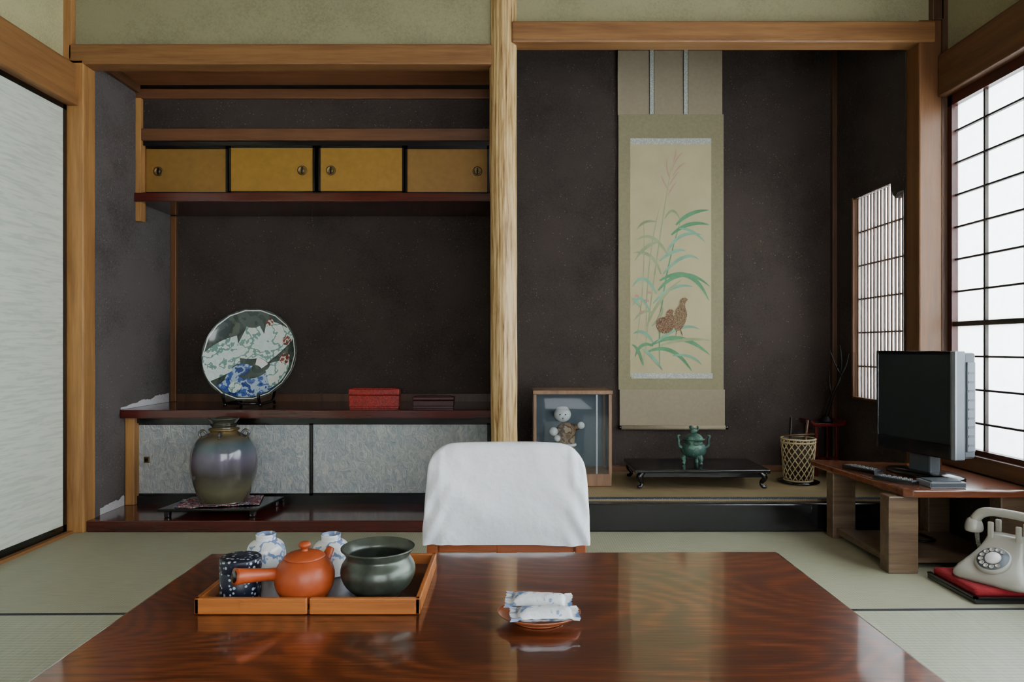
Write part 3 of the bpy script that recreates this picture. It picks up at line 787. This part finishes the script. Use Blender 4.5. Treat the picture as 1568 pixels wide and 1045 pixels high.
def kadai():
    x0,x1=PX(970,3.3),PX(1165,3.3); y0,y1=3.20,3.53; zt=.222
    ps=[box('top',x0,x1,y0,y1,zt-.016,zt,'black',.005),box('apron_front',x0+.03,x1-.03,y0+.015,y0+.025,zt-.04,zt-.016,'black',.003),
        box('apron_back',x0+.03,x1-.03,y1-.025,y1-.015,zt-.04,zt-.016,'black',.003),
        box('lip_l',x0-.010,x0+.006,y0,y1,zt-.020,zt,'black',.005),box('lip_r',x1-.006,x1+.010,y0,y1,zt-.020,zt,'black',.005)]
    k=0
    for sx,x in ((-1,x0+.03),(1,x1-.03)):
        for sy,y in ((-1,y0+.025),(1,y1-.025)):
            k+=1; ps.append(tube('cabriole_leg_%d'%k,[(x,y,zt-.016),(x+sx*.018,y+sy*.008,zt-.04),(x+sx*.004,y,.155),(x+sx*.012,y+sy*.006,.139),(x+sx*.026,y+sy*.01,.139)],[.016,.014,.009,.009,.006],'black',12,k=4))
    group('flower_stand',ps,((x0+x1)/2,(y0+y1)/2,.13))
    return zt
zt=kadai()
def koro():
    c=Vector((PX(1062,3.36),3.36,zt+.002))
    ps=[lathe('body',sm([(.001,.03),(.035,.032),(.055,.05),(.060,.075),(.052,.095),(.044,.10),(.044,.112),(.052,.118),(.052,.122),(.001,.122)],4),c,'bronze',40),
        lathe('lid',sm([(.048,.1225),(.045,.130),(.032,.142),(.015,.148),(.001,.149)],3),c,'bronze',36),
        ball('lion_body',c+Vector((0,0,.160)),.015,'bronze',(1.2,.8,1)),ball('lion_head',c+Vector((-.012,-.004,.178)),.011,'bronze'),
        tube('lion_tail',[c+Vector((.014,0,.158)),c+Vector((.022,0,.172)),c+Vector((.018,0,.185))],[.005,.006,.003],'bronze',8,k=3)]
    for i,s in enumerate((-1,1)):
        ps.append(tube('handle_%d'%i,[c+Vector((s*.050,0,.075)),c+Vector((s*.072,0,.09)),c+Vector((s*.074,0,.115)),c+Vector((s*.078,0,.135)),c+Vector((s*.066,0,.138))],[.008,.008,.006,.007,.004],'bronze',10,k=4))
    for i in range(3):
        a=-math.pi/2+i*2*math.pi/3+.5; A=Vector((math.cos(a),math.sin(a),0))
        ps.append(tube('leg_%d'%i,[c+A*.038+Vector((0,0,.048)),c+A*.05+Vector((0,0,.03)),c+A*.046+Vector((0,0,.012)),c+A*.052+Vector((0,0,.0))],[.014,.012,.008,.010],'bronze',10,k=4))
    group('bronze_incense_burner',ps,c)
koro()
def basket():
    yb=3.38; c=Vector((PX(1222,yb),yb,.1365)); Hh=.212; r0=.066; r1=.080
    g=[lathe('liner',[(.001,.004),(r0-.004,.004),(r1-.004,Hh-.004),(r1-.008,Hh-.004),(r0-.009,.010),(.001,.010)],c,'basketd',32)]
    n=16
    for k in range(n):
        for s in (1,-1):
            pts=[]
            for i in range(13):
                t=i/12; a=2*math.pi*k/n+s*t*1.9; r=r0+(r1-r0)*t+.0008*s; pts.append(c+Vector((r*math.cos(a),r*math.sin(a),.004+t*(Hh-.008))))
            g.append(tube('w',pts,.0028,'basketi',5))
    for z,r in ((.005,r0),(Hh-.02,r1-.001),(Hh-.004,r1)):
        g.append(tube('rim',[c+Vector((r*math.cos(a),r*math.sin(a),z)) for a in [i*2*math.pi/32 for i in range(33)]],.0045,'basketi',8))
    wv=join('weave',g)
    ps=[wv,tube('fire_stick_1',[c+Vector((-.045,0,.016)),c+Vector((-.032,.01,Hh+.10))],.005,'iron'),
        tube('fire_stick_2',[c+Vector((.03,.02,.016)),c+Vector((.055,.02,Hh+.085))],.006,'darkZ'),
        tube('handle_bar',[c+Vector((-.07,.0,Hh+.01)),c+Vector((.085,.01,Hh+.015))],.005,'darkZ')]
    group('bamboo_basket',ps,c)
    o=lathe('round_tray',[(.001,0),(.09,0),(.098,.002),(.100,.006),(.001,.006)],(c.x,c.y,.1295),'black',48)
    recenter(o)
basket()
M['redlac']=plain('dark_red_lacquer','#5a1712',.2,0,.5)
def redstand():
    x0,x1,y0,y1=1.545,1.705,3.50,3.65; z=.395
    pr=[(x0-.012,z+.02),(x0,z),(x0+.02,z-.006),(x1-.02,z-.006),(x1,z),(x1+.010,z+.02),(x1+.004,z+.026),(x1-.008,z+.012),(x1-.02,z+.010),(x0+.02,z+.010),(x0+.008,z+.012),(x0-.006,z+.026)]
    ps=[prism('top',pr,y0,y1,'redlac',.002,'XZ')]
    for i,(x,y) in enumerate([(x0+.02,y0+.02),(x1-.035,y0+.02),(x0+.02,y1-.03),(x1-.035,y1-.03)]):
        ps.append(box('leg_%d'%i,x,x+.014,y,y+.014,.129,z-.006,'redlac',.002))
    ps.append(box('shelf',x0+.02,x1-.021,y0+.02,y1-.016,.22,.228,'redlac'))
    group('lacquer_side_stand',ps,(1.625,3.57,.129))
    b=Vector((1.64,3.565,z+.0105))
    br=[lathe('base',sm([(.001,0),(.03,0),(.032,.01),(.018,.03),(.010,.035),(.001,.036)],3),b,'iron',20),
        tube('stem',[b+Vector((0,0,.02)),b+Vector((.02,-.03,.14)),b+Vector((.055,-.05,.26)),b+Vector((.045,-.06,.40))],[.010,.008,.006,.003],'iron',8,k=4),
        tube('twig_1',[b+Vector((.018,-.03,.14)),b+Vector((-.0,-.04,.19)),b+Vector((-.01,-.05,.27))],[.006,.005,.002],'iron',8,k=4),
        tube('twig_2',[b+Vector((.052,-.05,.25)),b+Vector((.02,-.06,.30)),b+Vector((-.015,-.07,.38))],[.006,.004,.002],'iron',8,k=4),
        tube('twig_3',[b+Vector((.05,-.05,.24)),b+Vector((.07,-.07,.30)),b+Vector((.08,-.08,.36))],[.005,.004,.002],'iron',8,k=4)]
    group('branch_ornament',br,b)
redstand()

# ---------------------------------------------------------------- TV stand, TV, phone
ST=.30
def tvstand():
    top=[(1.318,3.02),(1.36,3.02),(1.825,2.885),(1.825,2.37),(1.40,2.375),(1.372,2.395)]
    ps=[prism('top',top,ST-.028,ST,'tvtop',.006)]
    def leg(nm,xa,xb,ya,yb,sp):
        v=[(xa+sp,ya,ST-.028),(xb+sp,ya,ST-.028),(xb+sp,yb,ST-.028),(xa+sp,yb,ST-.028),(xa,ya-.0,0),(xb,ya,0),(xb,yb,0),(xa,yb,0)]
        return bev(mesh_obj(nm,v,[(0,1,2,3),(7,6,5,4),(0,4,5,1),(1,5,6,2),(2,6,7,3),(3,7,4,0)],'tvwood'),.004)
    ps+= [leg('leg_front_left',1.325,1.43,2.40,2.46,.0),leg('leg_back_left',1.335,1.43,2.84,2.90,.0),
          leg('leg_front_right',1.72,1.81,2.40,2.46,0),leg('leg_back_right',1.72,1.81,2.82,2.88,0)]
    ps.append(prism('lower_frame',[(1.35,2.46),(1.42,2.46),(1.42,2.84),(1.35,2.84)],.02,.045,'tvwood',.003))
    ps.append(prism('lower_shelf',[(1.42,2.46),(1.80,2.46),(1.80,2.84),(1.42,2.84)],.02,.035,'tvwood'))
    group('television_stand',ps,(1.57,2.65,0))
tvstand()
def tv():
    R0=Vector((1.605,2.47,0)); L0=Vector((1.508,2.83,0)); u=(L0-R0).normalized(); w=(L0-R0).length
    n=Vector((u.y,-u.x,0)); n= -n if n.x>0 else n
    m=Matrix(((u.x,-n.x,0,R0.x),(u.y,-n.y,0,R0.y),(0,0,1,0),(0,0,0,1)))
    zb,ztp=.385,.783
    ps=[box('bezel_right',0,.025,0,.045,zb,ztp,'sgrey',.004),box('bezel_left',w-.012,w,0,.045,zb,ztp,'black',.004),
        box('bezel_top',.02,w-.01,0,.045,ztp-.014,ztp,'black',.003),box('bezel_bottom',.02,w-.01,-.002,.045,zb,zb+.055,'black',.004),
        box('bezel_front_strip',-.001,.016,-.003,.006,zb+.002,ztp-.002,'silver',.002),
        box('screen',.022,w-.010,.006,.012,zb+.05,ztp-.012,'screen'),
        box('housing',.002,w-.002,.040,.095,zb+.004,ztp-.006,'dgrey',.008),
        box('back_bulge',.04,w-.04,.090,.14,zb+.05,ztp-.05,'dgrey',.012),
        box('side_grille',-.004,.01,.05,.088,zb+.03,ztp-.04,'sgrey',.003),
        box('neck',w/2-.05,w/2+.05,.03,.08,ST+.012,zb+.02,'dgrey',.006)]
    for i in range(9): ps.append(box('slot_%d'%i,-.0055,-.003,.055,.080,zb+.05+i*.033,zb+.058+i*.033,'dgrey'))
    base=lathe('base',[(.001,0),(.155,0),(.16,.004),(.155,.011),(.06,.018),(.001,.018)],(0,0,ST+.0005),'black',48)
    for v in base.data.vertices: v.co=Vector((v.co.x+w/2,v.co.y*.62+.055,v.co.z))
    ps.append(base)
    xform(ps,m); group('television',ps,(1.57,2.65,ST))
tv()
def small_items():
    o=join('set_top_box',[box('a',1.475,1.60,2.405,2.49,ST+.001,ST+.020,'silver'),box('b',1.477,1.598,2.403,2.406,ST+.004,ST+.017,'dgrey'),box('c',1.485,1.59,2.415,2.48,ST+.020,ST+.024,'dgrey')]); recenter(o)
    def remote(x,y,yaw,L=.16,W=.045):
        ps=[box('b',-L/2,L/2,-W/2,W/2,0,.012,'black'),box('c',-L/2+.006,L/2-.006,-W/2+.005,W/2-.005,.012,.015,'dgrey')]
        for i in range(6):
            for j in range(3): ps.append(box('k',-L/2+.02+i*.02,-L/2+.03+i*.02,-.016+j*.012,-.009+j*.012,.015,.018,'silver'))
        o=join('remote_control',ps); o.rotation_euler=(0,0,yaw); o.location=(x,y,ST+.001)
    remote(1.405,2.74,1.9); remote(1.415,2.52,2.1,.15,.04)
    pw=tube('power_cable',[(1.60,2.80,.0405),(1.57,2.74,.0405),(1.60,2.66,.0405),(1.66,2.68,.0405),(1.65,2.76,.0405),(1.60,2.76,.055),(1.60,2.79,.16),(1.62,2.80,.268)],.005,'iron',8,k=6); recenter(pw)
small_items()
def phone():
    t=[box('board',1.435,1.82,2.115,2.36,.0,.016,'black',.003),box('rim_front',1.435,1.82,2.115,2.125,.016,.022,'black'),box('rim_left',1.435,1.445,2.115,2.36,.016,.022,'black')]
    group('lacquer_tray',t,(1.63,2.24,0))
    cu=box('red_cushion',1.447,1.815,2.128,2.352,.017,.042,'redcloth'); bev(cu,.012,4); recenter(cu)
    Z0=.0425
    v=[];f=[]
    W=.112
    levels=[(0,-.118,.104,W),(.007,-.124,.108,W+.003),(.017,-.123,.106,W+.002),(.028,-.112,.098,W-.006),(.040,-.088,.088,W-.018),(.052,-.064,.080,W-.030),(.064,-.040,.074,W-.040),(.078,-.016,.070,W-.048),(.092,.000,.066,W-.054),(.102,.010,.062,W-.058),(.106,.016,.056,W-.064)]
    for z,ya,yb,w in levels:
        for s in range(64):
            a=2*math.pi*s/64; ca,sa=math.cos(a),math.sin(a); e=.30
            v.append((w*math.copysign(abs(ca)**e,ca),(ya+yb)/2+(yb-ya)/2*math.copysign(abs(sa)**e,sa),z))
    nl=len(levels)
    for i in range(nl-1):
        for s in range(64):
            q=(s+1)%64; f.append((i*64+s,i*64+q,(i+1)*64+q,(i+1)*64+s))
    f.append(tuple(range(64))[::-1]); f.append(tuple(range((nl-1)*64,nl*64)))
    ps=[mesh_obj('body',v,f,'phone',True)]
    tilt=Matrix.Translation((0,-.069,.053))@Matrix.Rotation(math.radians(27),4,'X')
    dd=[lathe('dial_plate',[(.001,-.006),(.050,-.006),(.053,.002),(.049,.007),(.001,.007)],(0,0,0),'phone',40),
        lathe('number_ring',[(.020,.0072),(.046,.0074),(.046,.0078),(.020,.0078)],(0,0,0),'sgrey',40),
        lathe('finger_wheel',[(.001,.013),(.021,.013),(.024,.009),(.001,.009)],(0,0,0),'porc',32)]
    for i in range(10):
        a=math.radians(60+i*28); o=lathe('hole_%d'%i,[(.0050,.0078),(.0066,.0084),(.0074,.0100),(.0062,.0108),(.0052,.0095)],(math.cos(a)*.035,math.sin(a)*.035,0),'phone',14); dd.append(o)
        dd.append(lathe('num_%d'%i,[(.001,.0082),(.005,.0082)],(math.cos(a)*.035,math.sin(a)*.035,0),'dgrey',12))
    xform(dd,tilt); ps+=dd
    for i,s in enumerate((-1,1)):
        ps.append(box('cradle_%da'%i,s*.042-.009,s*.042+.009,.004,.014,.090,.138,'phone',.004))
        ps.append(box('cradle_%db'%i,s*.042-.009,s*.042+.009,.060,.070,.085,.138,'phone',.004))
    hy=.038
    hs=[tube('grip',[(-.104,hy,.130),(-.085,hy,.150),(-.045,hy,.160),(.045,hy,.160),(.085,hy,.150),(.104,hy,.130)],[.017,.0145,.0115,.0115,.0145,.017],'phone',20,k=4),
        lathe('earpiece',sm([(.001,.098),(.022,.098),(.028,.103),(.028,.114),(.020,.132),(.001,.138)],3),(-.108,hy,0),'phone',28),
        lathe('mouthpiece',sm([(.001,.098),(.022,.098),(.028,.103),(.028,.114),(.020,.132),(.001,.138)],3),(.108,hy,0),'phone',28)]
    ps+=hs
    pts=[]
    for i in range(160):
        t=i/159; a=t*2*math.pi*22
        base=Vector((-.104,.05,.10)).lerp(Vector((-.06,.112,.02)),t)+Vector((-.02*math.sin(math.pi*t),.0,-.02*math.sin(math.pi*t)))
        pts.append(base+Vector((math.cos(a)*.006,0,math.sin(a)*.006)))
    ps.append(tube('coil_cord',pts,.0018,'phone',6))
    m=Matrix.Translation((1.612,2.24,Z0))@Matrix.Rotation(math.radians(-56),4,'Z')@Matrix.Diagonal((.95,1.08,1.25,1))
    xform(ps,m); group('rotary_telephone',ps,(1.612,2.24,Z0))
phone()

# ---------------------------------------------------------------- lights
def area(name,loc,rot,sx,sy,power,col):
    l=bpy.data.lights.new(name,'AREA'); l.shape='RECTANGLE'; l.size=sx; l.size_y=sy; l.energy=power; l.color=col
    o=bpy.data.objects.new(name,l); scene.collection.objects.link(o); o.location=loc; o.rotation_euler=rot; return o
area('daylight_side',(2.55,1.1,1.25),(0,math.radians(90),0),2.0,4.2,700,(.95,.98,1.0))
area('daylight_alcove_window',(2.05,3.27,1.1),(0,math.radians(90),0),1.2,.6,36,(.93,.97,1.0))
area('daylight_veranda',(.9,-2.2,1.2),(math.radians(90),0,math.radians(12)),2.2,1.9,85,(.95,.98,1.0))
w=bpy.data.worlds.new('world'); scene.world=w; w.use_nodes=True
bg=w.node_tree.nodes['Background']; bg.inputs[0].default_value=(.8,.88,1,1); bg.inputs[1].default_value=.5

cam=bpy.data.cameras.new('camera'); co=bpy.data.objects.new('camera',cam); scene.collection.objects.link(co)
co.location=(0,0,H); co.rotation_euler=(math.radians(90),0,0)
cam.sensor_width=36; cam.lens=24; cam.shift_y=8.5/1568; cam.clip_start=.05
scene.camera=co
